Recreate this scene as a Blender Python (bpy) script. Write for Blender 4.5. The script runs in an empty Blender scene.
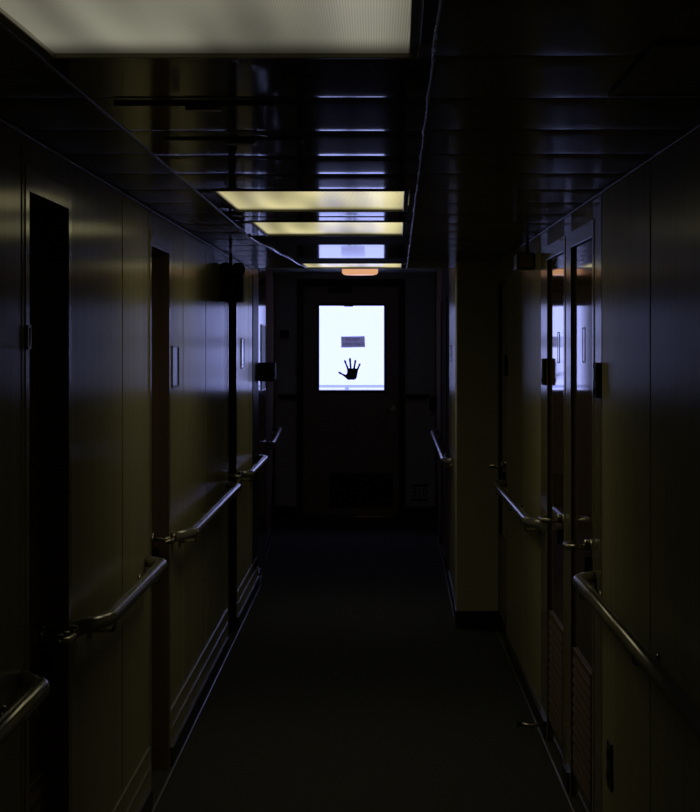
import bpy, bmesh, math, random
from mathutils import Vector
random.seed(4)
C = bpy.context.scene.collection
F = 2100.0                      # focal length in pixels
EYE = 1.62
H = 2.10                        # ceiling height
XL, XR = -0.79, 0.70            # corridor wall planes
BACK, PILLAR, STEP, FAR = -1.5, 12.0, 14.06, 19.8

# ------------------------------------------------------------------ materials
def new_mat(name):
    m = bpy.data.materials.new(name); m.use_nodes = True
    nt = m.node_tree; b = nt.nodes['Principled BSDF']
    return m, nt, b

def coords(nt, scale):
    tc = nt.nodes.new('ShaderNodeTexCoord'); mp = nt.nodes.new('ShaderNodeMapping')
    mp.inputs['Scale'].default_value = scale
    nt.links.new(tc.outputs['Object'], mp.inputs['Vector'])
    return mp.outputs['Vector']

def material(name, col, rough=.5, metal=0, spec=.5, var=.15, scale=(8, 8, 8), bump=0, bump_scale=None,
             rvar=0, dist=.002, coat=0, matte=0):
    m, nt, b = new_mat(name)
    n = nt.nodes.new('ShaderNodeTexNoise'); n.inputs['Scale'].default_value = 1; n.inputs['Detail'].default_value = 4
    nt.links.new(coords(nt, scale), n.inputs['Vector'])
    r = nt.nodes.new('ShaderNodeValToRGB')
    r.color_ramp.elements[0].position = .3; r.color_ramp.elements[1].position = .7
    r.color_ramp.elements[0].color = (*[c * (1 - var) for c in col], 1)
    r.color_ramp.elements[1].color = (*[min(1, c * (1 + var)) for c in col], 1)
    nt.links.new(n.outputs['Fac'], r.inputs['Fac']); nt.links.new(r.outputs['Color'], b.inputs['Base Color'])
    b.inputs['Roughness'].default_value = rough; b.inputs['Metallic'].default_value = metal
    b.inputs['Specular IOR Level'].default_value = spec
    b.inputs['Coat Weight'].default_value = coat
    if rvar:
        mr = nt.nodes.new('ShaderNodeMapRange')
        mr.inputs['To Min'].default_value = rough - rvar; mr.inputs['To Max'].default_value = rough + rvar
        nt.links.new(n.outputs['Fac'], mr.inputs['Value']); nt.links.new(mr.outputs['Result'], b.inputs['Roughness'])
    if bump:
        n2 = nt.nodes.new('ShaderNodeTexNoise'); n2.inputs['Scale'].default_value = 1; n2.inputs['Detail'].default_value = 2
        nt.links.new(coords(nt, bump_scale or scale), n2.inputs['Vector'])
        bp = nt.nodes.new('ShaderNodeBump'); bp.inputs['Strength'].default_value = bump
        bp.inputs['Distance'].default_value = dist
        nt.links.new(n2.outputs['Fac'], bp.inputs['Height']); nt.links.new(bp.outputs['Normal'], b.inputs['Normal'])
    if matte:                                   # part of the worn surface has lost its gloss
        d = nt.nodes.new('ShaderNodeBsdfDiffuse'); nt.links.new(r.outputs['Color'], d.inputs['Color'])
        mx = nt.nodes.new('ShaderNodeMixShader'); mx.inputs[0].default_value = matte
        nt.links.new(b.outputs[0], mx.inputs[1]); nt.links.new(d.outputs[0], mx.inputs[2])
        nt.links.new(mx.outputs[0], nt.nodes['Material Output'].inputs['Surface'])
    return m

M = {}
M['panel'] = material('satin_beige_laminate', (.47, .44, .28), .165, spec=.3, var=.10, scale=(30, 30, .8), matte=.38,
                      bump=.12, bump_scale=(30, 30, .25), rvar=.03, dist=.0005)
M['panel_r'] = material('worn_beige_laminate', (.46, .44, .28), .24, spec=.12, var=.10, scale=(30, 30, .8), matte=.5,
                        bump=.12, bump_scale=(30, 30, .25), rvar=.04, dist=.0005)
M['pillar'] = material('pale_olive_paint', (.82, .80, .58), .5, spec=.5, var=.05, scale=(4, 4, 4))
M['panel_dark'] = material('dark_joint', (.012, .011, .008), .7, spec=.2)
M['leaf'] = material('door_leaf_veneer', (.17, .12, .07), .05, spec=1.0, var=.2, scale=(30, 30, 1.2),
                     bump=.05, bump_scale=(24, 24, .3), dist=.0004)
M['brown'] = material('red_brown_jamb', (.17, .115, .08), .45, var=.2, scale=(40, 40, 1))
M['frame'] = material('olive_door_frame', (.34, .30, .18), .15, var=.1, scale=(10, 10, 2))
M['ceil'] = material('glossy_ceiling_pan', (.10, .095, .075), .075, spec=.3, matte=.15, var=.12, scale=(1.5, 1.5, 1.5),
                     bump=.07, bump_scale=(5, 5, 5), rvar=.02, dist=.002)
M['ceil_r'] = material('satin_ceiling_pan', (.17, .155, .11), .17, spec=.2, matte=.5, var=.12, scale=(1.5, 1.5, 1.5),
                       bump=.15, bump_scale=(4, 4, 4), rvar=.04, dist=.002)
M['bright'] = material('polished_edge_trim', (.55, .55, .55), .16, metal=1, var=.1, bump=.5, bump_scale=(20, 8, 20), dist=.002)
M['edge_b'] = material('worn_shiny_trim', (.35, .35, .35), .3, metal=.8, var=.6, scale=(5, 5, 5), bump=.6, bump_scale=(12, 12, 12), dist=.004, rvar=.2)
M['edge'] = material('satin_edge_trim', (.16, .15, .12), .25, spec=.6, var=.1)
M['carpet'] = material('dark_carpet', (.066, .068, .070), .95, spec=.15, var=.5, scale=(160, 160, 160), bump=.7,
                       bump_scale=(260, 260, 260), dist=.004)
M['base'] = material('dark_baseboard', (.02, .02, .017), .35, spec=.4)
M['rail'] = material('satin_grey_handrail', (.40, .40, .40), .19, metal=.5, var=.06, scale=(14, 3, 14))
M['steel'] = material('brushed_steel', (.5, .47, .38), .25, metal=1, var=.1, scale=(40, 40, 40))
M['brass'] = material('dull_brass', (.5, .4, .2), .28, metal=1, var=.1)
M['black'] = material('black_plastic', (.012, .012, .013), .5, spec=.25)
M['navy'] = material('navy_print', (.006, .010, .022), .6, spec=.2, var=.4, scale=(40, 40, 40))
M['plum'] = material('grey_violet_card', (.30, .27, .42), .6, spec=.2, var=.06)
M['ink'] = material('dark_ink', (.03, .02, .07), .6, spec=.2)
M['lobby'] = material('slate_painted_wall', (.62, .72, .72), .5, var=.08, scale=(3, 3, 3))
M['seadoor'] = material('dark_painted_door', (.34, .31, .24), .4, var=.1, scale=(6, 6, 2))
M['white'] = material('white_painted_rail', (.85, .85, .9), .4, var=.02)
M['lilac'] = material('pale_lilac_band', (.62, .64, .78), .5, var=.03)
M['silver_card'] = material('silvery_room_card', (.60, .68, .72), .15, metal=.8, var=.2, scale=(30, 30, 60))

def glass_mat():
    m, nt, b = new_mat('clear_glass'); nt.nodes.remove(b)
    out = nt.nodes['Material Output']
    t = nt.nodes.new('ShaderNodeBsdfTransparent'); g = nt.nodes.new('ShaderNodeBsdfGlossy')
    t.inputs['Color'].default_value = (.97, .985, 1, 1); g.inputs['Roughness'].default_value = .02
    fr = nt.nodes.new('ShaderNodeFresnel'); fr.inputs['IOR'].default_value = 1.5
    mx = nt.nodes.new('ShaderNodeMixShader')
    nt.links.new(fr.outputs[0], mx.inputs[0]); nt.links.new(t.outputs[0], mx.inputs[1]); nt.links.new(g.outputs[0], mx.inputs[2])
    nt.links.new(mx.outputs[0], out.inputs['Surface'])
    return m
M['glass'] = glass_mat()
M['veneer'] = material('matte_brown_veneer', (.24, .17, .10), .9, spec=.02, var=.2, scale=(30, 30, 1.2))
M['ceil_m'] = material('matte_ceiling_pan', (.06, .055, .05), .6, spec=.15, var=.12)  # darker matte pan finish, imitates pans that miss the window's reflection
M['gloss'] = material('glossy_panel', (.2, .17, .12), .09, spec=.7, var=.05)
def card_mat():
    m, nt, b = new_mat('backlit_violet_card'); out = nt.nodes['Material Output']
    tr = nt.nodes.new('ShaderNodeBsdfTranslucent'); tr.inputs['Color'].default_value = (.50, .46, .47, 1)
    n = nt.nodes.new('ShaderNodeTexNoise'); n.inputs['Scale'].default_value = 30
    r = nt.nodes.new('ShaderNodeMix'); r.data_type = 'RGBA'; r.inputs['A'].default_value = (.70, .64, .66, 1); r.inputs['B'].default_value = (.60, .57, .62, 1)
    nt.links.new(n.outputs['Fac'], r.inputs['Factor']); nt.links.new(r.outputs['Result'], tr.inputs['Color'])
    b.inputs['Base Color'].default_value = (.4, .37, .5, 1); b.inputs['Roughness'].default_value = .6
    mx = nt.nodes.new('ShaderNodeMixShader'); mx.inputs[0].default_value = .85
    nt.links.new(b.outputs[0], mx.inputs[1]); nt.links.new(tr.outputs[0], mx.inputs[2]); nt.links.new(mx.outputs[0], out.inputs['Surface'])
    return m
M['plum'] = card_mat()

def diffuser_mat(name, col, strength):
    """ribbed prismatic lens lit unevenly by the lamp behind it"""
    m, nt, b = new_mat(name)
    b.inputs['Base Color'].default_value = (.6, .6, .52, 1); b.inputs['Roughness'].default_value = .2
    tc = nt.nodes.new('ShaderNodeTexCoord')
    w = nt.nodes.new('ShaderNodeTexWave'); w.wave_type = 'BANDS'; w.bands_direction = 'X'
    w.inputs['Scale'].default_value = 78
    nt.links.new(tc.outputs['Object'], w.inputs['Vector'])
    n = nt.nodes.new('ShaderNodeTexNoise'); n.inputs['Detail'].default_value = 1; n.inputs['Scale'].default_value = 1
    mp = nt.nodes.new('ShaderNodeMapping'); mp.inputs['Scale'].default_value = (7, .5, 1)
    nt.links.new(tc.outputs['Object'], mp.inputs['Vector']); nt.links.new(mp.outputs[0], n.inputs['Vector'])
    a = nt.nodes.new('ShaderNodeMapRange'); a.inputs['From Min'].default_value = .3; a.inputs['From Max'].default_value = .7
    a.inputs['To Min'].default_value = .35; a.inputs['To Max'].default_value = 1.35
    nt.links.new(n.outputs['Fac'], a.inputs['Value'])
    r = nt.nodes.new('ShaderNodeMapRange'); r.inputs['To Min'].default_value = .74; r.inputs['To Max'].default_value = 1.26
    nt.links.new(w.outputs['Fac'], r.inputs['Value'])
    mu = nt.nodes.new('ShaderNodeMath'); mu.operation = 'MULTIPLY'
    nt.links.new(a.outputs[0], mu.inputs[0]); nt.links.new(r.outputs[0], mu.inputs[1])
    # the tube ends short of the far and near edge of the lens
    sp = nt.nodes.new('ShaderNodeSeparateXYZ'); nt.links.new(tc.outputs['Object'], sp.inputs[0])
    ab = nt.nodes.new('ShaderNodeMath'); ab.operation = 'ABSOLUTE'; nt.links.new(sp.outputs['Y'], ab.inputs[0])
    ed = nt.nodes.new('ShaderNodeMapRange'); ed.interpolation_type = 'SMOOTHSTEP'
    ed.inputs['From Min'].default_value = .33; ed.inputs['From Max'].default_value = .54
    ed.inputs['To Min'].default_value = 1; ed.inputs['To Max'].default_value = .15
    nt.links.new(ab.outputs[0], ed.inputs['Value'])
    m2 = nt.nodes.new('ShaderNodeMath'); m2.operation = 'MULTIPLY'
    nt.links.new(mu.outputs[0], m2.inputs[0]); nt.links.new(ed.outputs[0], m2.inputs[1])
    m3 = nt.nodes.new('ShaderNodeMath'); m3.operation = 'MULTIPLY'; m3.inputs[1].default_value = strength
    nt.links.new(m2.outputs[0], m3.inputs[0])
    b.inputs['Emission Color'].default_value = (*col, 1); nt.links.new(m3.outputs[0], b.inputs['Emission Strength'])
    return m
M['lens_near'] = diffuser_mat('ribbed_lens_dim', (.80, .77, .58), .26)
M['lens'] = diffuser_mat('ribbed_lens_yellow', (1, .90, .46), .62)

def lamp_mat():
    m, nt, b = new_mat('peach_glass_lit'); b.inputs['Base Color'].default_value = (.8, .5, .3, 1)
    b.inputs['Roughness'].default_value = .3
    b.inputs['Emission Color'].default_value = (1, .50, .25, 1); b.inputs['Emission Strength'].default_value = .75
    return m
M['lamp'] = lamp_mat()

# ------------------------------------------------------------------ mesh helpers
def box(bm, x0, x1, y0, y1, z0, z1, mi=0, bev=0):
    if x1 < x0: x0, x1 = x1, x0
    if y1 < y0: y0, y1 = y1, y0
    v = [bm.verts.new(p) for p in ((x0,y0,z0),(x1,y0,z0),(x1,y1,z0),(x0,y1,z0),(x0,y0,z1),(x1,y0,z1),(x1,y1,z1),(x0,y1,z1))]
    fs = [bm.faces.new([v[i] for i in f]) for f in ((0,3,2,1),(4,5,6,7),(0,1,5,4),(1,2,6,5),(2,3,7,6),(3,0,4,7))]
    for f in fs: f.material_index = mi
    if bev:
        es = list({e for f in fs for e in f.edges})
        bmesh.ops.bevel(bm, geom=es, offset=bev, segments=2, affect='EDGES', profile=.5)

def prism(bm, pts, z0, z1, mi=0, bev=0):
    a = [bm.verts.new((p[0], p[1], z0)) for p in pts]; b = [bm.verts.new((p[0], p[1], z1)) for p in pts]
    fs = [bm.faces.new(a[::-1]), bm.faces.new(b)]
    n = len(pts)
    for i in range(n): fs.append(bm.faces.new((a[i], a[(i+1) % n], b[(i+1) % n], b[i])))
    for f in fs: f.material_index = mi
    if bev:
        bmesh.ops.bevel(bm, geom=list({e for f in fs for e in f.edges}), offset=bev, segments=2, affect='EDGES', profile=.5)

def slab(bm, xf, s, y0, y1, t0, t1, z0, z1, mi=0, bev=0):
    """piece of wall along y whose face follows the plan line xf(y); s = outward side; from depth t0 to t1"""
    prism(bm, [(xf(y0)+s*t0, y0), (xf(y1)+s*t0, y1), (xf(y1)+s*t1, y1), (xf(y0)+s*t1, y0)], z0, z1, mi, bev)

def cyl(bm, p0, p1, r, n=20, r1=None, mi=0):
    tube(bm, [p0, p1], r, n, r1, mi)

def tube(bm, pts, r, n=20, r1=None, mi=0):
    pts = [Vector(p) for p in pts]; rings = []
    up = Vector((0, 0, 1))
    for i, p in enumerate(pts):
        d = (pts[min(i+1, len(pts)-1)] - pts[max(i-1, 0)]).normalized()
        u = up if abs(d.dot(up)) < .95 else Vector((1, 0, 0))
        a = d.cross(u).normalized(); b = a.cross(d).normalized()
        rr = r if r1 is None else r + (r1 - r) * i / (len(pts) - 1)
        rings.append([bm.verts.new(p + a*rr*math.cos(2*math.pi*k/n) + b*rr*math.sin(2*math.pi*k/n)) for k in range(n)])
    for i in range(len(rings)-1):
        for k in range(n):
            f = bm.faces.new((rings[i][k], rings[i][(k+1) % n], rings[i+1][(k+1) % n], rings[i+1][k])); f.smooth = True; f.material_index = mi
    for rg in (rings[0], rings[-1]):
        f = bm.faces.new(rg); f.material_index = mi

def fillet(pts, r, n=7):
    pts = [Vector(p) for p in pts]; out = [pts[0]]
    for i in range(1, len(pts)-1):
        a = (pts[i-1]-pts[i]); b = (pts[i+1]-pts[i]); q = min(r, a.length*.48, b.length*.48)
        pa = pts[i]+a.normalized()*q; pb = pts[i]+b.normalized()*q
        for k in range(n+1):
            t = k/n; out.append((1-t)**2*pa + 2*t*(1-t)*pts[i] + t*t*pb)
    out.append(pts[-1]); return out

def obj(name, bm, mats, parent=None, loc=None, smooth_angle=None):
    bmesh.ops.recalc_face_normals(bm, faces=bm.faces)
    me = bpy.data.meshes.new(name)
    if loc is not None: bmesh.ops.translate(bm, verts=bm.verts, vec=-Vector(loc))
    bm.to_mesh(me); bm.free()
    for m in (mats if isinstance(mats, (list, tuple)) else [mats]): me.materials.append(m)
    o = bpy.data.objects.new(name, me); C.objects.link(o)
    if parent is not None:
        o.parent = parent
        # children are modelled in world coordinates: undo the parent's location
        ploc = Vector((0, 0, 0)); q = parent
        while q: ploc += q.location; q = q.parent
        o.location = (Vector(loc) if loc is not None else Vector((0, 0, 0))) - ploc
    elif loc is not None: o.location = loc
    return o

def thing(name, loc, label=None, cat=None, group=None, kind=None):
    o = bpy.data.objects.new(name, None); C.objects.link(o); o.location = loc; o.empty_display_size = .05
    return tag(o, label, cat, group, kind)

def tag(o, label=None, cat=None, group=None, kind=None):
    if label: o['label'] = label
    if cat: o['category'] = cat
    if group: o['group'] = group
    if kind: o['kind'] = kind
    return o

def struct(name, bm, mats, label=None, cat=None, loc=None):
    o = obj(name, bm, mats, None, loc); return tag(o, label, cat, None, 'structure')

B = bmesh.new
# ------------------------------------------------------------------ plan lines
xl = lambda y: XL
xr = lambda y: XR
xl2 = lambda y: -.80 - .0262*(y - STEP)
xr2 = lambda y: .475 + .0105*(y - PILLAR)

# openings: near y, far y
DL = [(4.77, 5.39), (7.37, 8.01), (11.2, 11.86)]
DR = [(6.78, 7.53), (7.81, 8.57), (11.3, 11.97)]
HEAD = 1.975
DEEP_L, DEEP_R = .06, .009

def wall(name, xf, s, y0, y1, seams, doors, deep, label, top=H, zb=0, mats=None, jambs=()):
    bm = B(); g = .011
    cuts = sorted([y0, y1] + seams + [v for d in doors for v in d])
    for a, b in zip(cuts, cuts[1:]):
        lo = HEAD if any(abs(a-d[0]) < 1e-6 for d in doors) else zb
        ga = .001 if any(abs(a-v) < 1e-6 for d in doors for v in d) else g; gb = .001 if any(abs(b-v) < 1e-6 for d in doors for v in d) else g
        slab(bm, xf, s, a+ga, b-gb, 0, .06, lo, top+.02, 2 if any(abs(a-v) < 1e-6 for v in jambs) else 0, .0015)
    # dark backing in the joints, behind the door leaves too
    slab(bm, xf, s, y0, y1, .10, .12, zb, top+.02, 1)
    last = y0
    for d in sorted(doors) + [(y1, y1)]:
        if d[0] > last: slab(bm, xf, s, last+.003, d[0]-.003, .012, .10, zb, top+.02, 1)
        if d[1] > d[0]: slab(bm, xf, s, d[0]-.003, d[1]+.003, .003, .10, HEAD+.003, top+.02, 1)
        last = d[1]
    return struct(name, bm, mats or [M['panel'], M['panel_dark']], label, 'wall')

wall('wall_left', xl, -1, BACK, STEP, [0, 1.3, 2.6, 3.9, 4.68, 6.54, 7.28, 8.60, 9.74, 11.0, 12.98], DL, DEEP_L,
     'left corridor wall of satin beige vertical panels with recessed doors')
wall('wall_right', xr, 1, BACK, PILLAR, [.4, 1.6, 2.9, 4.2, 5.36, 6.51, 8.93, 10.0, 11.12], DR, DEEP_R,
     'right corridor wall of satin beige vertical panels with recessed doors',
     mats=[M['panel_r'], M['panel_dark'], M['frame']], jambs=(6.51, 7.53, 8.57))
wall('wall_left_rear', lambda y: -.803, -1, STEP, 15.3, [], [], 0, 'short glossy stretch of the left wall past the last doorway', top=2.3, mats=[M['gloss'], M['panel_dark']])
wall('wall_left_end', xl2, -1, 15.3, FAR+.02, [16.4, 18.1], [], 0, 'brown veneered last stretch of the left wall', top=2.3, mats=[M['veneer'], M['panel_dark']])
bm = B(); box(bm, XL, XL+.004, 13.44, STEP-.001, .08, H-.03, 0, .001)  # flush dark panel, its colour stands in for the shade of a recess
struct('wall_shade_strip', bm, M['base'], 'flat dark strip imitating a shaded recess at the end of the left wall', 'wall panel')
# right rear wall, with two brown doors
DR2 = [(14.5, 15.25), (16.3, 17.05)]
wall('wall_right_rear', xr2, 1, PILLAR+.24, 14.3, [13.1], [], DEEP_R, 'stretch of the right wall just past the pillar', top=2.3)
wall('wall_right_end', xr2, 1, 14.3, FAR+.02, [18.1, 19], DR2, DEEP_R, 'brown veneered last stretch of the right wall', top=2.3, mats=[M['veneer'], M['panel_dark']])
bm = B(); slab(bm, xr2, 1, 19.45, 19.76, -.006, 0, .1, 2.28, 0, .002)
struct('trim_6', bm, M['gloss'], 'glossy corner strip at the far end of the right wall', 'trim')
bm = B(); box(bm, XL-.12, XL+.0, STEP, STEP+.03, 0, H+.02, 0, .002)
tag(obj('wall_return', bm, M['panel']), 'end face of the left corridor wall', 'wall', kind='structure')
# pillar
bm = B(); box(bm, .462, XR+.14, PILLAR, PILLAR+.24, 0, H+.22, 0, .006)
struct('wall_pillar', bm, M['pillar'], 'olive beige pillar projecting from the right wall', 'pillar')
bm = B(); box(bm, .456, XR-.0, PILLAR-.006, PILLAR+.25, 0, .10, 0, .003)
struct('baseboard_pillar', bm, M['base'], 'dark baseboard around the foot of the pillar', 'baseboard')
bm = B(); box(bm, XL-.15, XR+.15, BACK-.1, BACK, 0, H+.1); struct('wall_back', bm, M['panel'], 'rear corridor wall', 'wall')

# floor
bm = B(); box(bm, -1.25, 1.0, BACK-.1, FAR+.1, -.1, 0)
struct('floor', bm, M['carpet'], 'dark grey carpet floor of the corridor', 'floor')

# ------------------------------------------------------------------ ceiling
PANS = [BACK] + [round(-1.3 + .6*i, 3) for i in range(1, 25)]
PANS = [y for y in PANS if y < 13.0] + [13.16]
seamL = lambda y: -.56 if y < 9.3 else -.56 + (y-9.3)*.034
seamR = lambda y: .06 + .0102*y
LIGHTS = [(2.42, 3.50, 'near'), (6.50, 7.52, 'mid'), (8.14, 9.20, 'mid'), (12.28, 13.08, 'mid')]
liL = lambda y: -.588 + .0113*y
liR = lambda y: .034 + .0105*y
OUT = 1.06

def pan(bm, xa, xb, y0, y1, sag, p, n=16, z=H):
    """one ceiling pan: a sheet that droops between its ends, edges turned up"""
    g = .0025; cols = 4; rows = []
    for i in range(n+1):
        # denser rows near the ends
        u = math.sin((i/n - .5)*math.pi)
        y = (y0+y1)/2 + u*((y1-y0)/2 - g)
        zz = z - sag*(1-abs(u)**p) + sag*.5
        x0, x1 = xa(y)+g, xb(y)-g
        rows.append([bm.verts.new((x0+(x1-x0)*c/cols, y, zz)) for c in range(cols+1)])
    top0 = [bm.verts.new(v.co+Vector((0, 0, .02))) for v in rows[0]]
    top1 = [bm.verts.new(v.co+Vector((0, 0, .02))) for v in rows[-1]]
    allr = [top0]+rows+[top1]
    for i in range(len(allr)-1):
        for c in range(cols):
            f = bm.faces.new((allr[i][c], allr[i][c+1], allr[i+1][c+1], allr[i+1][c]))
            f.smooth = 0 < i < len(allr)-2

bm = B()
wl = lambda y: XL-.01
wr = lambda y: XR+.01
# central strip, split where the lamps sit
strip = []
y = BACK
cuts = sorted({BACK} | {13.16} | {v for a, b, _ in LIGHTS for v in (a, b)} |
              {.9, 1.5, 2.0, 4.08, 4.72, 5.36, 5.92, 7.83, 10.05, 11.62})
for a, b in zip(cuts, cuts[1:]):
    if any(abs(a-l[0]) < 1e-6 for l in LIGHTS):
        pan(bm, seamL, liL, a, b, .0, 4, 4); pan(bm, liR, seamR, a, b, .0, 4, 4)
    else:
        n0 = len(bm.faces)
        pan(bm, seamL, seamR, a, b, .0018 if b < 5 else .0045 if b < 7 else .0015, 7)
        if abs(a-9.20) < .01 or abs(a-11.62) < .01:
            bm.faces.ensure_lookup_table()
            for f in bm.faces[n0:]: f.material_index = 1
struct('ceiling_strip', bm, [M['ceil'], M['ceil_m']], 'middle strip of glossy dark ceiling pans holding the lamps', 'ceiling')
bm = B()
for a, b in zip(PANS, PANS[1:]):
    pan(bm, wl, seamL, a, b, .0025, 6)
struct('ceiling_left', bm, M['ceil_r'], 'ceiling pans along the left wall', 'ceiling')
bm = B()
for a, b in zip(PANS, PANS[1:]):
    pan(bm, seamR, wr, a, b, .0035, 6)
struct('ceiling_right', bm, M['ceil_r'], 'ceiling pans along the right wall', 'ceiling')
# cover above everything, fascia and raised ceiling at the end
bm = B(); box(bm, -1.25, 1.05, BACK-.1, 13.19, H+.10, H+.16)
box(bm, -1.25, 1.05, 13.165, 13.19, H-.002, H+.30)
box(bm, -1.25, 1.05, 13.19, FAR+.1, H+.20, H+.30)
struct('ceiling', bm, M['lobby'], 'dark ceiling beyond the glossy pans', 'ceiling')
# trims along the seams
bm = B(); tube(bm, [(seamR(y)+.0012*math.sin(y*9), y, H+.003) for y in [BACK+.01+i*.1 for i in range(150) if BACK+i*.1 < 13.15]], .0048, 10)
struct('trim_1', bm, M['edge_b'], 'thin shiny trim along the right edge of the lamp strip', 'trim')
bm = B(); tube(bm, [(seamL(y)+.004*math.sin(y*5), y, H+.001) for y in [9.2+i*.1 for i in range(39)]], .006, 10)
struct('trim_2', bm, M['bright'], 'bent shiny trim at the far left edge of the lamp strip', 'trim')
bm = B(); tube(bm, [(seamL(y), y, H+.001) for y in [BACK+.01+i*.5 for i in range(22)] if y < 9.2], .005, 8)
struct('trim_3', bm, M['edge'], 'dull trim along the left edge of the lamp strip', 'trim')
for i, (xf, s, e) in enumerate(((xl, -1, STEP-.01), (xr, 1, PILLAR-.01))):
    bm = B(); e2 = min(e, 13.15); slab(bm, xf, s, BACK, e2, -.008, 0, H-.012, H-.003, 0, .002)
    struct('trim_%d' % (4+i), bm, M['edge'], ('left' if i == 0 else 'right') + ' wall-top cove trim under the ceiling', 'trim')
# access panel frame in the right ceiling
bm = B()
box(bm, .44, .69, 3.96, 3.975, H-.010, H-.003, 0, .002); box(bm, .44, .452, 3.3, 3.975, H-.010, H-.003, 0, .002)
box(bm, .44, .69, 3.3, 3.315, H-.010, H-.003, 0, .002); box(bm, .452, .688, 3.315, 3.96, H-.008, H-.003, 0, .001)
struct('ceiling_hatch', bm, M['ceil_r'], 'flush access hatch in the ceiling near the right wall', 'hatch')
# two small ventilation openings left of the strip
for i, (vx, vy) in enumerate(((-.36, 4.2), (-.33, 4.9))):
    t = thing('ceiling_vent', (vx, vy, H-.006), ['small dull ceiling vent plate nearest past the large lamp', 'small dull ceiling vent plate one pan farther on'][i], 'vent')
    bm = B(); box(bm, vx-.16, vx+.16, vy-.05, vy+.05, H-.007, H-.001, 0, .003); obj('plate', bm, M['ceil'], t)
    bm = B(); box(bm, vx-.02, vx+.05, vy-.02, vy+.02, H-.012, H-.006, 0, .002); obj('latch', bm, M['brass'], t)

# lamps
LT = ['large dim greenish ceiling light nearest the camera, ribbed lens',
      'first of the yellow ceiling lights beyond the large near one',
      'second yellow ceiling light, just behind the first yellow one',
      'farthest and thinnest looking ceiling light, above the end door']
for k, (a, b, kind) in enumerate(LIGHTS):
    yc = (a+b)/2; xc = (liL(yc)+liR(yc))/2
    t = thing('ceiling_light', (xc, yc, H-.004), LT[k], 'ceiling light', 'ceiling lights along the strip')
    bm = B(); fw = .016
    z0, z1 = H-.004, H+.05
    P = lambda f, y, d=0: (f(y)+d, y)
    prism(bm, [P(liL, a), P(liL, a, fw), P(liL, b, fw), P(liL, b)], z0, z1, 0, .002)
    prism(bm, [P(liR, a, -fw), P(liR, a), P(liR, b), P(liR, b, -fw)], z0, z1, 0, .002)
    prism(bm, [P(liL, a, fw), P(liR, a, -fw), P(liR, a+fw, -fw), P(liL, a+fw, fw)], z0, z1, 0, .002)
    prism(bm, [P(liL, b-fw, fw), P(liR, b-fw, -fw), P(liR, b, -fw), P(liL, b, fw)], z0, z1, 0, .002)
    obj('frame', bm, M['frame'] if kind == 'near' else M['edge'], t)
    bm = B()
    prism(bm, [P(liL, a+fw, fw), P(liR, a+fw, -fw), P(liR, b-fw, -fw), P(liL, b-fw, fw)], H+.004, H+.010)
    la = bpy.data.lights.new('fill_light', 'AREA'); la.shape = 'RECTANGLE'; la.size = .50; la.size_y = b-a-.08  # added fill under the lens, brightens the lower walls and floor
    la.energy = .10 if kind == 'near' else .36; la.color = (1, .95, .72); la.spread = math.radians(150)
    lo = bpy.data.objects.new('fill_light', la); C.objects.link(lo); lo.parent = t; lo.location = (0, 0, .006)
    obj('diffuser', bm, M['lens_near'] if kind == 'near' else M['lens'], t, loc=(xc, yc, H+.004))

# ------------------------------------------------------------------ doors in the side walls
def handle(parent, x_leaf, s, y, z, ydir, mat):
    """lever handle: plate on the leaf, neck out into the corridor, lever along the leaf"""
    bm = B()
    out = -s
    cyl(bm, (x_leaf, y, z), (x_leaf+out*.012, y, z), .026, 24)
    cyl(bm, (x_leaf+out*.012, y, z), (x_leaf+out*.085, y, z), .0095, 16)
    pts = fillet([(x_leaf+out*.06, y, z), (x_leaf+out*.085, y, z), (x_leaf+out*.085, y+ydir*.10, z), (x_leaf+out*.06, y+ydir*.125, z)], .02)
    tube(bm, pts, .0095, 16)
    h = obj('handle', bm, mat, parent)
    bm = B(); q = .085 if s < 0 else .022
    cyl(bm, (x_leaf+out*q, y, z-.004), (x_leaf+out*q, y, z+.024), .012, 16, .009)
    obj('thumb_turn', bm, mat, h)
    bm = B(); box(bm, x_leaf+out*.002, x_leaf+out*.03, y-.018, y+.018, z-.085, z-.03, 0, .005)
    obj('lock_body', bm, M['black'], h)

def louver(parent, x_leaf, s, y0, y1, z0, z1):
    bm = B(); o = -s; fw = .018
    for a in ((y0, y1, z0, z0+fw), (y0, y1, z1-fw, z1), (y0, y0+fw, z0, z1), (y1-fw, y1, z0, z1)):
        box(bm, x_leaf, x_leaf+o*.009, a[0], a[1], a[2], a[3], 0, .002)
    n = 12; st = (z1-z0-2*fw)/n
    for i in range(n):
        z = z0+fw+st*i
        v = [bm.verts.new(p) for p in ((x_leaf+o*.0005, y0+fw, z+st*.85), (x_leaf+o*.0005, y1-fw, z+st*.85),
             (x_leaf+o*.012, y1-fw, z+st*.15), (x_leaf+o*.012, y0+fw, z+st*.15),
             (x_leaf+o*.0005, y0+fw, z+st*.70), (x_leaf+o*.0005, y1-fw, z+st*.70),
             (x_leaf+o*.012, y1-fw, z+st*.0), (x_leaf+o*.012, y0+fw, z+st*.0))]
        for f in ((0,1,2,3),(4,5,6,7),(0,1,5,4),(2,3,7,6),(0,3,7,4),(1,2,6,5)): bm.faces.new([v[k] for k in f])
    obj('louver', bm, M['brown'], parent)

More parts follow.
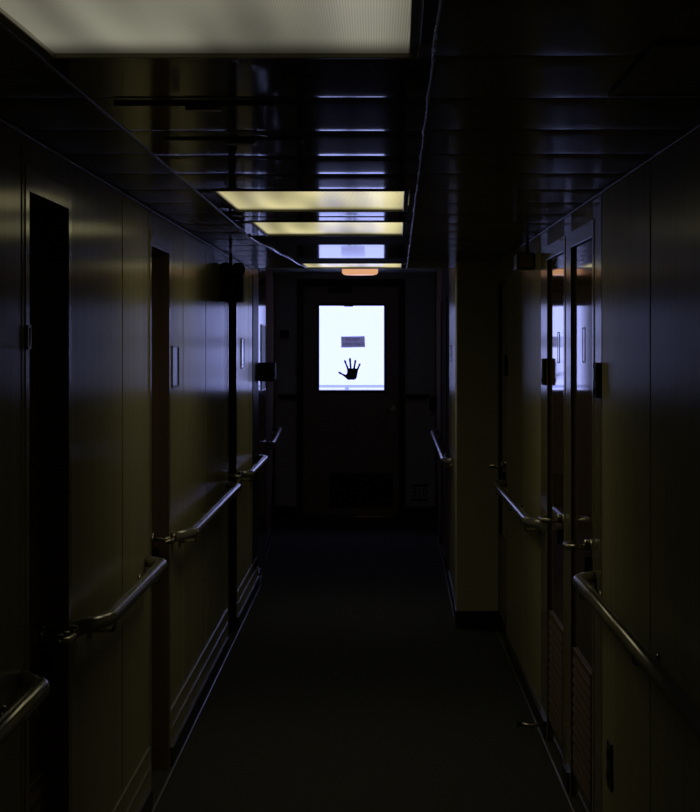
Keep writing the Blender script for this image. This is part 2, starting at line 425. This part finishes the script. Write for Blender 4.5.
def side_door(n, xf, s, y0, y1, deep, label, hmat, far_handle=True, reveal=None, vent=True, leafm=None):
    x = xf((y0+y1)/2)
    t = thing('door_%d' % n, (x, (y0+y1)/2, 0), label, 'door', kind='structure')
    xi = x + s*deep
    bm = B(); slab(bm, xf, s, y0-.001, y1+.001, deep, deep+.035, .006, HEAD+.004, 0, .001); obj('door_leaf', bm, leafm or M['leaf'], t)
    bm = B(); c = .045; pr = .0025
    slab(bm, xf, s, y0-c, y0+.004, -pr, 0, 0, HEAD+.05, 0, .0015)
    slab(bm, xf, s, y1-.004, y1+c, -pr, 0, 0, HEAD+.05, 0, .0015)
    slab(bm, xf, s, y0+.004, y1-.004, -pr, 0, HEAD-.006, HEAD+.05, 0, .0015)
    obj('casing', bm, leafm or M['frame'], t)
    bm = B()
    slab(bm, xf, s, y1-.004, y1+.002, -.001, deep, 0, HEAD-.004, 0)
    slab(bm, xf, s, y0-.002, y0+.004, -.001, deep, 0, HEAD-.004, 0)
    slab(bm, xf, s, y0+.004, y1-.004, -.001, deep, HEAD-.006, HEAD+.001, 0)
    obj('jamb', bm, reveal or M['brown'], t)
    if far_handle is not None:
        yh = y1-.07 if far_handle else y0+.06
        handle(t, xf(yh)+s*deep, s, yh, .885 if s < 0 else .962, -1 if far_handle else 1, hmat)
    if vent: louver(t, xi, s, y0+.07, y1-.05, .10, .545)
    return t

side_door(1, xl, -1, *DL[0], DEEP_L, 'dark recessed doorway on the left nearest the camera', M['steel'])
side_door(2, xl, -1, *DL[1], DEEP_L, 'left door with reddish brown jamb where the second handrail begins', M['steel'], vent=False)
side_door(3, xl, -1, *DL[2], DEEP_L, 'third doorway on the left, just past the hanging emergency light', M['steel'], reveal=M['black'], vent=False)
side_door(4, xr, 1, *DR[0], DEEP_R, 'nearest right door, bright blue reflection and louver at its foot', M['steel'], far_handle=False, reveal=M['black'])
side_door(5, xr, 1, *DR[1], DEEP_R, 'second right door, beside the near end of the middle handrail', M['steel'], far_handle=False, reveal=M['black'])
side_door(6, xr, 1, *DR[2], DEEP_R, 'right door tucked directly in front of the pillar', M['steel'], far_handle=False, reveal=M['black'])
side_door(7, xr2, 1, *DR2[0], DEEP_R, 'brown door on the right just beyond the pillar', M['steel'], leafm=M['veneer'], far_handle=None, vent=False)
side_door(8, xr2, 1, *DR2[1], DEEP_R, 'brown door on the right farthest down the corridor', M['steel'], leafm=M['veneer'], far_handle=None, vent=False)

# ------------------------------------------------------------------ baseboards
def runs(y0, y1, doors):
    out = []; c = y0
    for d in sorted(doors):
        out.append((c, d[0]-.05)); c = d[1]+.05
    out.append((c, y1)); return [r for r in out if r[1]-r[0] > .02]
def baseboard(name, xf, s, y0, y1, doors, kick, label):
    bm = B()
    for a, b in runs(y0, y1, doors):
        slab(bm, xf, s, a, b, -.012, 0, 0, .075, 1)
        if kick:
            slab(bm, xf, s, a, b, -.005, 0, .075, .15, 0)
            slab(bm, xf, s, a, b, -.003, 0, .15, .22, 0)
            slab(bm, xf, s, a, b, -.005, -.002, .2175, .2205, 2, .0008)
            slab(bm, xf, s, a, b, -.007, -.004, .1495, .1525, 2, .0008)
    slab(bm, xf, s, y0, y1, -.018, -.010, .0, .006, 1, .002)
    struct(name, bm, [M['panel'], M['base'], M['edge']], label, 'baseboard')
baseboard('baseboard_left', xl, -1, BACK, STEP, DL, True, 'dark baseboard and kick panel with thin shiny ridges on the left wall')
baseboard('baseboard_right', xr, 1, BACK, PILLAR-.01, DR, False, 'dark baseboard along the right wall')
baseboard('baseboard_left_rear', xl2, -1, STEP+.04, FAR, [], False, 'dark baseboard on the far left wall')
baseboard('baseboard_right_rear', xr2, 1, PILLAR+.26, FAR, DR2, False, 'dark baseboard on the far right wall')

# ------------------------------------------------------------------ handrails
def rail(label, xf, s, a, b, off, na=None, nb=None, z=.88, r=.020, xs=None):
    """a..b straight run; na / nb: y where the bent-back ends meet the wall"""
    pts = []
    X = (lambda y: xf(y) - s*off)
    if na is not None: pts.append((xf(na)-s*.001, na, z))
    pts += [(X(a), a, z), (X(b), b, z)]
    if nb is not None: pts.append((xf(nb)-s*.001, nb, z))
    t = thing('handrail', (X(a), (a+b)/2, z), label, 'handrail', 'handrails on the corridor walls')
    bm = B(); tube(bm, fillet(pts, .05, 8), r, 28); obj('rail', bm, M['rail'], t)
    n = max(2, int((b-a)/1.1)+1)
    for i in range(n):
        y = a + .12 + (b-a-.24)*i/(n-1)
        bm = B()
        cyl(bm, (xf(y)-s*.001, y, z-.045), (xf(y)-s*.009, y, z-.045), .024, 20)
        tube(bm, fillet([(xf(y)-s*.006, y, z-.045), (X(y), y, z-.045), (X(y), y, z-r+.004)], .025, 6), .0065, 12)
        obj('bracket', bm, M['steel'], t)
rail('left handrail nearest the camera, running out at the picture edge', xl, -1, 2.4, 4.55, .07, nb=4.66)
rail('left handrail between the first and second left doorways', xl, -1, 5.66, 7.10, .07, na=5.46, nb=7.2)
rail('left handrail beginning at the door with reddish brown jamb', xl, -1, 8.28, 10.98, .07, na=8.07, nb=11.08)
rail('left handrail just past the doorway by the emergency light', xl, -1, 12.05, 13.72, .07, na=11.93, nb=13.85)
rail('farthest handrail on the left, near the end door', xl2, -1, 15.75, 18.5, .07, na=15.6, nb=18.65)
rail('long right handrail nearest the camera', xr, 1, 2.4, 6.62, .065, nb=6.72)
rail('right handrail in front of the pillar with a blue streak of light', xr, 1, 8.80, 11.18, .065, na=8.64, nb=11.25)
rail('short right handrail beyond the pillar', xr2, 1, 13.45, 17.8, .055, na=13.35, nb=17.9)

# ------------------------------------------------------------------ small wall things
def wall_box(name, xf, s, y0, y1, z0, z1, d, mat, label, cat, group=None, extra=None):
    y = (y0+y1)/2; x = xf(y)
    t = thing(name, (x, y, (z0+z1)/2), label, cat, group)
    bm = B(); box(bm, x+s*.001, x-s*d, y0, y1, z0, z1, 0, min(.006, d*.3)); obj('housing', bm, mat, t)
    if extra: extra(t, x, y)
    return t
def reader_face(z0):
    def f(t, x, y):
        s = 1
        bm = B(); box(bm, x-.015, x-.020, y-.020, y+.020, z0+.055, z0+.095, 0, .002); obj('keypad', bm, M['edge'], t)
        bm = B(); box(bm, x-.015, x-.022, y-.018, y+.018, z0+.012, z0+.030, 0, .002); obj('card_slot', bm, M['edge'], t)
    return f
RL = ['black card reader beside the nearest right door', 'black card reader at the far side of the second right door', 'black card reader beside the door in front of the pillar']
for i, (a, b) in enumerate(((6.52, 6.62), (8.585, 8.68), (11.14, 11.24))):
    wall_box('card_reader', xr, 1, a, b, 1.455, 1.565, .017, M['black'], RL[i], 'card reader', 'card readers on the right wall', reader_face(1.455))

def card_holder(xf, s, depth, y0, y1, z0, z1, label, cardmat, name='room_number_sign'):
    y = (y0+y1)/2; x = xf(y)+s*depth
    t = thing(name, (x, y, (z0+z1)/2), label, 'sign', 'small signs on the doors and walls')
    bm = B(); o = -s; f = .004 if s > 0 else .006; pt = .0016 if s > 0 and depth > 0 else .006
    box(bm, x, x+o*pt, y0, y1, z0, z0+f, 0, .0003); box(bm, x, x+o*pt, y0, y1, z1-f, z1, 0, .0003)
    box(bm, x, x+o*pt, y0, y0+f, z0, z1, 0, .0003); box(bm, x, x+o*pt, y1-f, y1, z0, z1, 0, .0003)
    obj('frame', bm, M['steel'] if s < 0 else M['black'], t)
    bm = B(); box(bm, x+o*.0, x+o*pt*.5, y0+f, y1-f, z0+f, z1-f); obj('card', bm, cardmat, t)
card_holder(xr, 1, DEEP_R, 7.12, 7.20, 1.56, 1.68, 'small framed card on the nearest right door', M['gloss'])
card_holder(xr, 1, DEEP_R, 8.11, 8.19, 1.55, 1.67, 'small framed card on the second right door', M['gloss'])
card_holder(xl, -1, 0, 8.11, 8.37, 1.455, 1.616, 'silvery sign on the left wall beside the door with reddish jamb', M['silver_card'])
card_holder(xl, -1, 0, 12.28, 12.52, 1.48, 1.66, 'gleaming little sign past the third left doorway', M['silver_card'])
card_holder(xr2, 1, 0, 13.6, 13.8, 1.51, 1.62, 'tiny shiny plate on the right wall just past the pillar', M['silver_card'])
card_holder(xl, -1, -.004, 4.71, 4.755, 1.61, 1.665, 'small metal plate on the casing of the dark nearest left doorway', M['steel'], 'metal_plate')
card_holder(lambda y: -.803, -1, 0, 14.65, 15.2, 1.30, 1.765, 'dark framed notice on the glossy left wall past the last doorway', M['base'], 'notice_board')

bm = B(); box(bm, -.804, xl2(14.5)+.12, 14.35, 14.60, 1.37, 1.50, 0, .012)
t = thing('junction_box', (xl2(14.5), 14.5, 1.43), 'dark box projecting from the left wall beside the dark framed notice', 'wall box')
obj('housing', bm, M['black'], t)
bm = B(); box(bm, xl2(14.5)+.01, xl2(14.5)+.10, 14.342, 14.352, 1.39, 1.48, 0, .003); obj('cover', bm, M['black'], t)

# emergency light hanging by the left wall
t = thing('emergency_light', (-.72, 10.75, 1.95), 'black emergency light with two lamp heads hung high on the left wall', 'emergency light')
bm = B(); box(bm, XL+.0005, XL+.115, 10.66, 10.86, 1.84, 2.0, 0, .016); obj('housing', bm, M['black'], t)
bm = B(); tube(bm, [(XL+.045, 10.76, 1.99), (XL+.045, 10.76, H-.004)], .008, 12); obj('stem', bm, M['black'], t)
for dx in (.028, .092):
    bm = B(); cyl(bm, (XL+dx, 10.70, 2.012), (XL+dx, 10.62, 2.002), .030, 20, .036)
    cyl(bm, (XL+dx, 10.72, 1.99), (XL+dx, 10.72, 2.01), .01, 10)
    hd = obj('lamp_head', bm, M['black'], t)
    bm = B(); cyl(bm, (XL+dx, 10.6198, 2.002), (XL+dx, 10.614, 2.0015), .030, 20); obj('lens', bm, M['base'], hd)

# dark box high on the right wall
t = thing('wall_fitting', (.66, 9.3, 1.99), 'dark boxy fitting high on the right wall before the pillar', 'wall fitting')
bm = B(); box(bm, XR-.082, XR-.0005, 9.22, 9.42, 1.955, 2.025, 0, .004); obj('housing', bm, M['base'], t)
bm = B(); box(bm, XR-.074, XR-.010, 9.2145, 9.22, 1.962, 2.018, 0, .002); obj('front_panel', bm, M['brown'], t)
bm = B(); cyl(bm, (XR-.03, 9.3, 2.02), (XR-.03, 9.3, H-.001), .006, 10); obj('stem', bm, M['black'], t)

# outlet plate low on the right wall
t = thing('wall_outlet', (XR, 6.27, .37), 'narrow dark outlet plate low on the right wall', 'outlet')
bm = B(); box(bm, XR-.008, XR-.0003, 6.20, 6.30, .30, .44, 0, .003); obj('plate', bm, M['base'], t)
for z in (.34, .40):
    bm = B(); cyl(bm, (XR-.008, 6.25, z), (XR-.013, 6.25, z), .018, 16); obj('socket', bm, M['black'], t)
# floor door stop right
t = thing('door_stop', (.64, 8.62, .05), 'dark door stop sticking out at the foot of the right wall', 'door stop')
bm = B(); tube(bm, [(XR-.012, 8.63, .062), (XR-.06, 8.6, .06), (XR-.11, 8.6, .068)], .008, 12); obj('arm', bm, M['steel'], t)
bm = B(); cyl(bm, (XR-.11, 8.6, .068), (XR-.125, 8.6, .07), .013, 14); obj('rubber_tip', bm, M['black'], t)
# floor threshold strip
bm = B(); box(bm, -.20, .16, FAR-.11, FAR-.06, 0, .014, 0, .004)
tag(obj('threshold_strip', bm, M['steel']), 'worn metal threshold strip at the foot of the end door', 'threshold', kind='structure')

# ------------------------------------------------------------------ end wall and door
PX = F/FAR
ex = lambda px: (px-376)/PX
ez = lambda py: EYE + (345-py)/PX
wx0, wx1, wz0, wz1 = ex(319.2), ex(384), ez(390.2), ez(305.8)
dx0, dx1, dz1 = ex(303), ex(399), ez(286)
fx0, fx1, fz1 = ex(297), ex(405), ez(279)
bm = B()
box(bm, -1.25, fx0, FAR, FAR+.08, 0, H+.25); box(bm, fx1, 1.0, FAR, FAR+.08, 0, H+.25); box(bm, fx0, fx1, FAR, FAR+.08, fz1, H+.25)
struct('wall_far', bm, M['lobby'], 'dark slate end wall around the windowed door', 'wall')
bm = B(); box(bm, -.96, fx0-.003, FAR-.012, FAR, 0, .10, 0, .002); box(bm, fx1+.003, .56, FAR-.012, FAR, 0, .10, 0, .002)
struct('baseboard_far', bm, M['base'], 'dark baseboard of the end wall', 'baseboard')
t = thing('door_9', ((dx0+dx1)/2, FAR, 0), 'dark end door with the bright window at the end of the corridor', 'door', kind='structure')
bm = B()
box(bm, fx0, dx0, FAR-.02, FAR+.08, 0, fz1, 0, .003); box(bm, dx1, fx1, FAR-.02, FAR+.08, 0, fz1, 0, .003); box(bm, dx0, dx1, FAR-.02, FAR+.08, dz1, fz1, 0, .003)
box(bm, fx0, dx0+.02, FAR+.056, FAR+.08, 0, fz1); box(bm, dx1-.02, fx1, FAR+.056, FAR+.08, 0, fz1); box(bm, dx0+.02, dx1-.02, FAR+.056, FAR+.08, dz1-.02, fz1); box(bm, dx0, dx1, FAR+.056, FAR+.08, 0, .03)
obj('door_frame', bm, M['base'], t)
bm = B(); a, b = FAR+.012, FAR+.055; g = .003
box(bm, dx0+g, wx0, a, b, .012, dz1-g); box(bm, wx1, dx1-g, a, b, .012, dz1-g)
box(bm, wx0, wx1, a, b, .012, wz0); box(bm, wx0, wx1, a, b, wz1, dz1-g)
obj('door_leaf', bm, M['seadoor'], t)
bm = B(); w = .022
for (x0, x1, z0, z1) in ((wx0-w, wx0, wz0-w, wz1+w), (wx1, wx1+w, wz0-w, wz1+w), (wx0, wx1, wz0-w, wz0), (wx0, wx1, wz1, wz1+w)):
    box(bm, x0, x1, a-.008, a, z0, z1, 0, .002)
wf = obj('window_frame', bm, M['base'], t)
bm = B(); box(bm, ex(344), ex(353), a+.004, a+.014, wz1-.008, wz1+.004, 0, .002); obj('window_clip', bm, M['lilac'], wf)
bm = B(); box(bm, wx0, wx1, a+.018, a+.024, wz0, wz1); obj('window_pane', bm, M['glass'], t)
bm = B(); box(bm, ex(329), ex(393), a-.004, a, ez(508), ez(473), 0, .001); obj('kick_plate', bm, M['base'], t)
bm = B(); box(bm, ex(328), ex(352), a-.045, a, ez(293), ez(288.5), 0, .004); cl = obj('door_closer', bm, M['black'], t)
bm = B(); tube(bm, [(ex(350), a-.05, ez(288)), (ex(335), a-.09, ez(286.5)), (ex(347), a-.02, ez(284))], .006, 10); obj('closer_arm', bm, M['steel'], cl)
bm = B()
cyl(bm, (ex(393.5), a, ez(409.5)), (ex(393.5), a-.012, ez(409.5)), .026, 20)
cyl(bm, (ex(393.5), a-.010, ez(409.5)), (ex(393.5), a-.06, ez(409.5)), .010, 14)
tube(bm, fillet([(ex(393.5), a-.05, ez(410)), (ex(393.5), a-.062, ez(410)), (ex(386), a-.062, ez(412.5))], .01, 4), .010, 14)
hd = obj('door_handle', bm, M['steel'], t)
bm = B(); cyl(bm, (ex(393.6), a, ez(406)), (ex(393.6), a-.018, ez(406)), .017, 18); obj('lock_cylinder', bm, M['steel'], hd)

def text_mesh(s, size, cx, y, cz, mat, parent, name='lettering', squeeze=1):
    cu = bpy.data.curves.new('lettering_curve', 'FONT'); cu.body = s; cu.size = size; cu.align_x = 'CENTER'; cu.align_y = 'CENTER'
    cu.extrude = .0006
    o = bpy.data.objects.new('tmp', cu); C.objects.link(o)
    dg = bpy.context.evaluated_depsgraph_get(); dg.update()
    me = bpy.data.meshes.new_from_object(o.evaluated_get(dg))
    bpy.data.objects.remove(o)
    for v in me.vertices: v.co = Vector((v.co.x*squeeze, v.co.z*-1, v.co.y))
    me.name = name; me.materials.clear(); me.materials.append(mat)
    r = bpy.data.objects.new(name, me); C.objects.link(r); r.parent = parent
    r.location = Vector((cx, y, cz)) - parent.location
    return r

# card and handprint on the inside of the pane
gy = a+.018
sx, sz = ex(353.2), ez(342.3)
t = thing('window_sign', (sx, gy, sz), 'small grey violet sign with two lines of dark lettering, stuck on the bright door window', 'sign')
bm = B()
v = [(ex(341), ez(336.6)), (ex(364.6), ez(336.2)), (ex(365.0), ez(347.0)), (ex(341.2), ez(347.6))]
lo = [bm.verts.new((p[0], gy-.0025, p[1])) for p in v]; hi = [bm.verts.new((p[0], gy, p[1])) for p in v]
bm.faces.new(lo); bm.faces.new(hi)
for i in range(4): bm.faces.new((lo[i], lo[(i+1) % 4], hi[(i+1) % 4], hi[i]))
obj('card', bm, M['plum'], t)
text_mesh('NO EXIT', .034, sx-.003, gy-.0032, ez(339.6), M['ink'], t)
text_mesh('CREW ONLY', .034, sx-.001, gy-.0032, ez(344.2), M['ink'], t)

hp = lambda x, y: (ex(325+x/12.49), ez(325+y/12.49))
bm = B(); th = .0012
def flat(poly):
    lo = [bm.verts.new((p[0], gy-th, p[1])) for p in poly]; hi = [bm.verts.new((p[0], gy-.0001, p[1])) for p in poly]
    bm.faces.new(lo); bm.faces.new(hi[::-1])
    for i in range(len(poly)): bm.faces.new((lo[i], lo[(i+1) % len(poly)], hi[(i+1) % len(poly)], hi[i]))
flat([hp(*p) for p in ((272,545),(285,537),(310,543),(330,546),(350,537),(372,540),(395,545),(411,560),(410,590),(403,620),(398,650),(385,675),(360,686),(325,684),(290,687),(265,670),(250,648),(243,634),(262,622),(276,600),(278,572))])
def finger(p, q, r0, rm, r1):
    p = Vector(hp(*p)); q = Vector(hp(*q)); d = (q-p).normalized(); n = Vector((-d.y, d.x)); k = 1/(12.49*PX)
    L = (q-p).length; prof = [(0, r0), (.35, (r0+rm)/2), (.6, rm), (.85, r1), (1, r1*.9)]
    lft = [p+d*L*t+n*r*k for t, r in prof]; rgt = [p+d*L*t-n*r*k for t, r in prof]
    tip = [q+(n*math.cos(a_)+d*math.sin(a_))*r1*k*.9 for a_ in [math.pi*i/8 for i in range(1, 8)]]
    flat([tuple(v) for v in lft+tip+rgt[::-1]])
finger((288, 552), (247, 448), 13, 9, 12)
finger((322, 552), (311, 424), 12, 11, 14)
finger((362, 552), (379, 448), 12, 10, 13)
finger((403, 562), (434, 490), 13, 10, 12)
finger((275, 648), (176, 594), 20, 9, 13)
tag(obj('handprint', bm, M['navy'], loc=(ex(350), gy, ez(372))), 'dark spread handprint on the bright door window below the sign', 'handprint')

# bars, little boxes and a sign on the end wall
for i, (p0, p1) in enumerate(((279, 296), (406, 431))):
    t = thing('wall_bar', ((ex(p0)+ex(p1))/2, FAR-.05, ez(396.5)), ['short dark rail on the end wall left of the door', 'short dark rail on the end wall right of the door'][i], 'rail')
    bm = B(); tube(bm, [(ex(p0), FAR-.05, ez(396.5)), (ex(p1), FAR-.05, ez(396.5))], .022, 16); obj('rail', bm, M['black'], t)
    for px in (p0+4, p1-4):
        bm = B(); cyl(bm, (ex(px), FAR-.05, ez(396.5)), (ex(px), FAR-.0005, ez(396.5)), .008, 10); obj('bracket', bm, M['black'], t)
t = thing('wall_switch', (ex(285), FAR, ez(334)), 'small dark box on the end wall left of the door', 'switch box')
bm = B(); box(bm, ex(280), ex(289), FAR-.03, FAR-.0005, ez(338), ez(330.5), 0, .004); obj('housing', bm, M['black'], t)
bm = B(); box(bm, ex(282.5), ex(286), FAR-.036, FAR-.03, ez(335.5), ez(333), 0, .001); obj('button', bm, M['base'], t)
t = thing('alarm_box', (.50, FAR-.8, 1.12), 'small upright dark box at the far end of the right wall', 'wall box')
bm = B(); box(bm, xr2(19)-.075, xr2(19)+.0, 18.93, 19.03, 1.03, 1.155, 0, .006); obj('housing', bm, M['base'], t)
bm = B(); cyl(bm, (xr2(19)-.045, 18.95, 1.035), (xr2(19)-.045, 18.95, .985), .016, 16); obj('knob', bm, M['steel'], t)
t = thing('deck_sign', (ex(420), FAR, ez(492)), 'dark sign with bars and numerals low on the end wall right of the door', 'sign')
bm = B(); box(bm, ex(409), ex(431), FAR-.006, FAR-.0005, ez(504), ez(481), 0, .001); obj('plate', bm, M['lobby'], t)
for q in ((412, 428, 486.8, 484.2), (411, 427.5, 501, 498.6)):
    bm = B(); box(bm, ex(q[0]), ex(q[1]), FAR-.008, FAR-.006, ez(q[2]), ez(q[3])); obj('bar', bm, M['black'], t)
text_mesh('310', .125, ex(419.5), FAR-.0072, ez(492.8), M['black'], t, squeeze=.8)

# warm round lamp under the raised end ceiling
t = thing('dome_lamp', (ex(361), 17.5, H+.2), 'peach coloured glowing round lamp hanging above the end door', 'lamp')
cxl = (360-376)*17.5/F
zb = EYE + (345-275.0)*17.5/F
R = 18*17.5/F
bm = B()
rings = []
prof = [(R*.80, zb), (R*.94, zb+.006), (R, zb+.02), (R, H+.17)]
for r_, z_ in prof:
    rings.append([bm.verts.new((cxl+r_*math.cos(2*math.pi*k/40), 17.5+r_*math.sin(2*math.pi*k/40), z_)) for k in range(40)])
for i in range(len(rings)-1):
    for k in range(40):
        f = bm.faces.new((rings[i][k], rings[i][(k+1) % 40], rings[i+1][(k+1) % 40], rings[i+1][k])); f.smooth = True
bm.faces.new(rings[0]); bm.faces.new(rings[-1])
obj('lamp_shade', bm, M['lamp'], t)
bm = B(); cyl(bm, (cxl, 17.5, H+.168), (cxl, 17.5, H+.199), R*1.06, 40); obj('base', bm, M['steel'], t)

# ------------------------------------------------------------------ outside the window
t = thing('deck_railing', (-.2, 21.6, 0), 'pale outdoor railing seen along the bottom of the bright door window', 'railing')
Yr = 21.6; rz = lambda py: EYE+(345-py)*Yr/F
bm = B(); box(bm, -2, 2, Yr, Yr+.06, rz(387.6), rz(385.0), 0, .004); obj('top_rail', bm, M['lilac'], t)
bm = B(); box(bm, -2, 2, Yr+.02, Yr+.05, 0, rz(389.6)); obj('panel', bm, M['white'], t)
for x in (-1.6, -.3, 1.1):
    bm = B(); box(bm, x-.02, x+.02, Yr+.01, Yr+.05, rz(392), rz(386.5)); obj('post', bm, M['lilac'], t)

w = bpy.data.worlds.new('overcast_sky'); bpy.context.scene.world = w; w.use_nodes = True
nt = w.node_tree; bg = nt.nodes['Background']
tc = nt.nodes.new('ShaderNodeTexCoord'); sp = nt.nodes.new('ShaderNodeSeparateXYZ'); mr = nt.nodes.new('ShaderNodeValToRGB')
nt.links.new(tc.outputs['Generated'], sp.inputs[0]); nt.links.new(sp.outputs['Z'], mr.inputs['Fac'])
mr.color_ramp.elements[0].position = 0; mr.color_ramp.elements[0].color = (.95, 1, 1, 1)
mr.color_ramp.elements[1].position = .03; mr.color_ramp.elements[1].color = (.52, .60, 1, 1)
nt.links.new(mr.outputs['Color'], bg.inputs['Color'])
mr.color_ramp.elements[0].color = (.435, .475, 1, 1); mr.color_ramp.elements[1].color = (.435, .475, 1, 1)
bg.inputs['Strength'].default_value = 2.3

# the window is the sky's way in
ld = bpy.data.lights.new('window_portal', 'AREA'); ld.shape = 'RECTANGLE'; ld.size = wx1-wx0; ld.size_y = wz1-wz0
ld.cycles.is_portal = True
lo_ = bpy.data.objects.new('window_portal', ld); C.objects.link(lo_)
lo_.location = ((wx0+wx1)/2, FAR+.07, (wz0+wz1)/2); lo_.rotation_euler = (math.radians(-90), 0, 0)

# ------------------------------------------------------------------ camera
cd = bpy.data.cameras.new('camera'); cam = bpy.data.objects.new('camera', cd); C.objects.link(cam)
cam.location = (0, 0, EYE); cam.rotation_euler = (math.radians(90), 0, 0)
cd.sensor_fit = 'VERTICAL'; cd.sensor_height = 24; cd.sensor_width = 24; cd.lens = F/812*24
cd.shift_x = -26/812; cd.shift_y = -61/812
cd.clip_start = .05
S = bpy.context.scene; S.camera = cam
S.view_settings.view_transform = 'Standard'; S.view_settings.look = 'None'
S.view_settings.gamma = 1; S.view_settings.exposure = 0; S.view_settings.use_curve_mapping = False
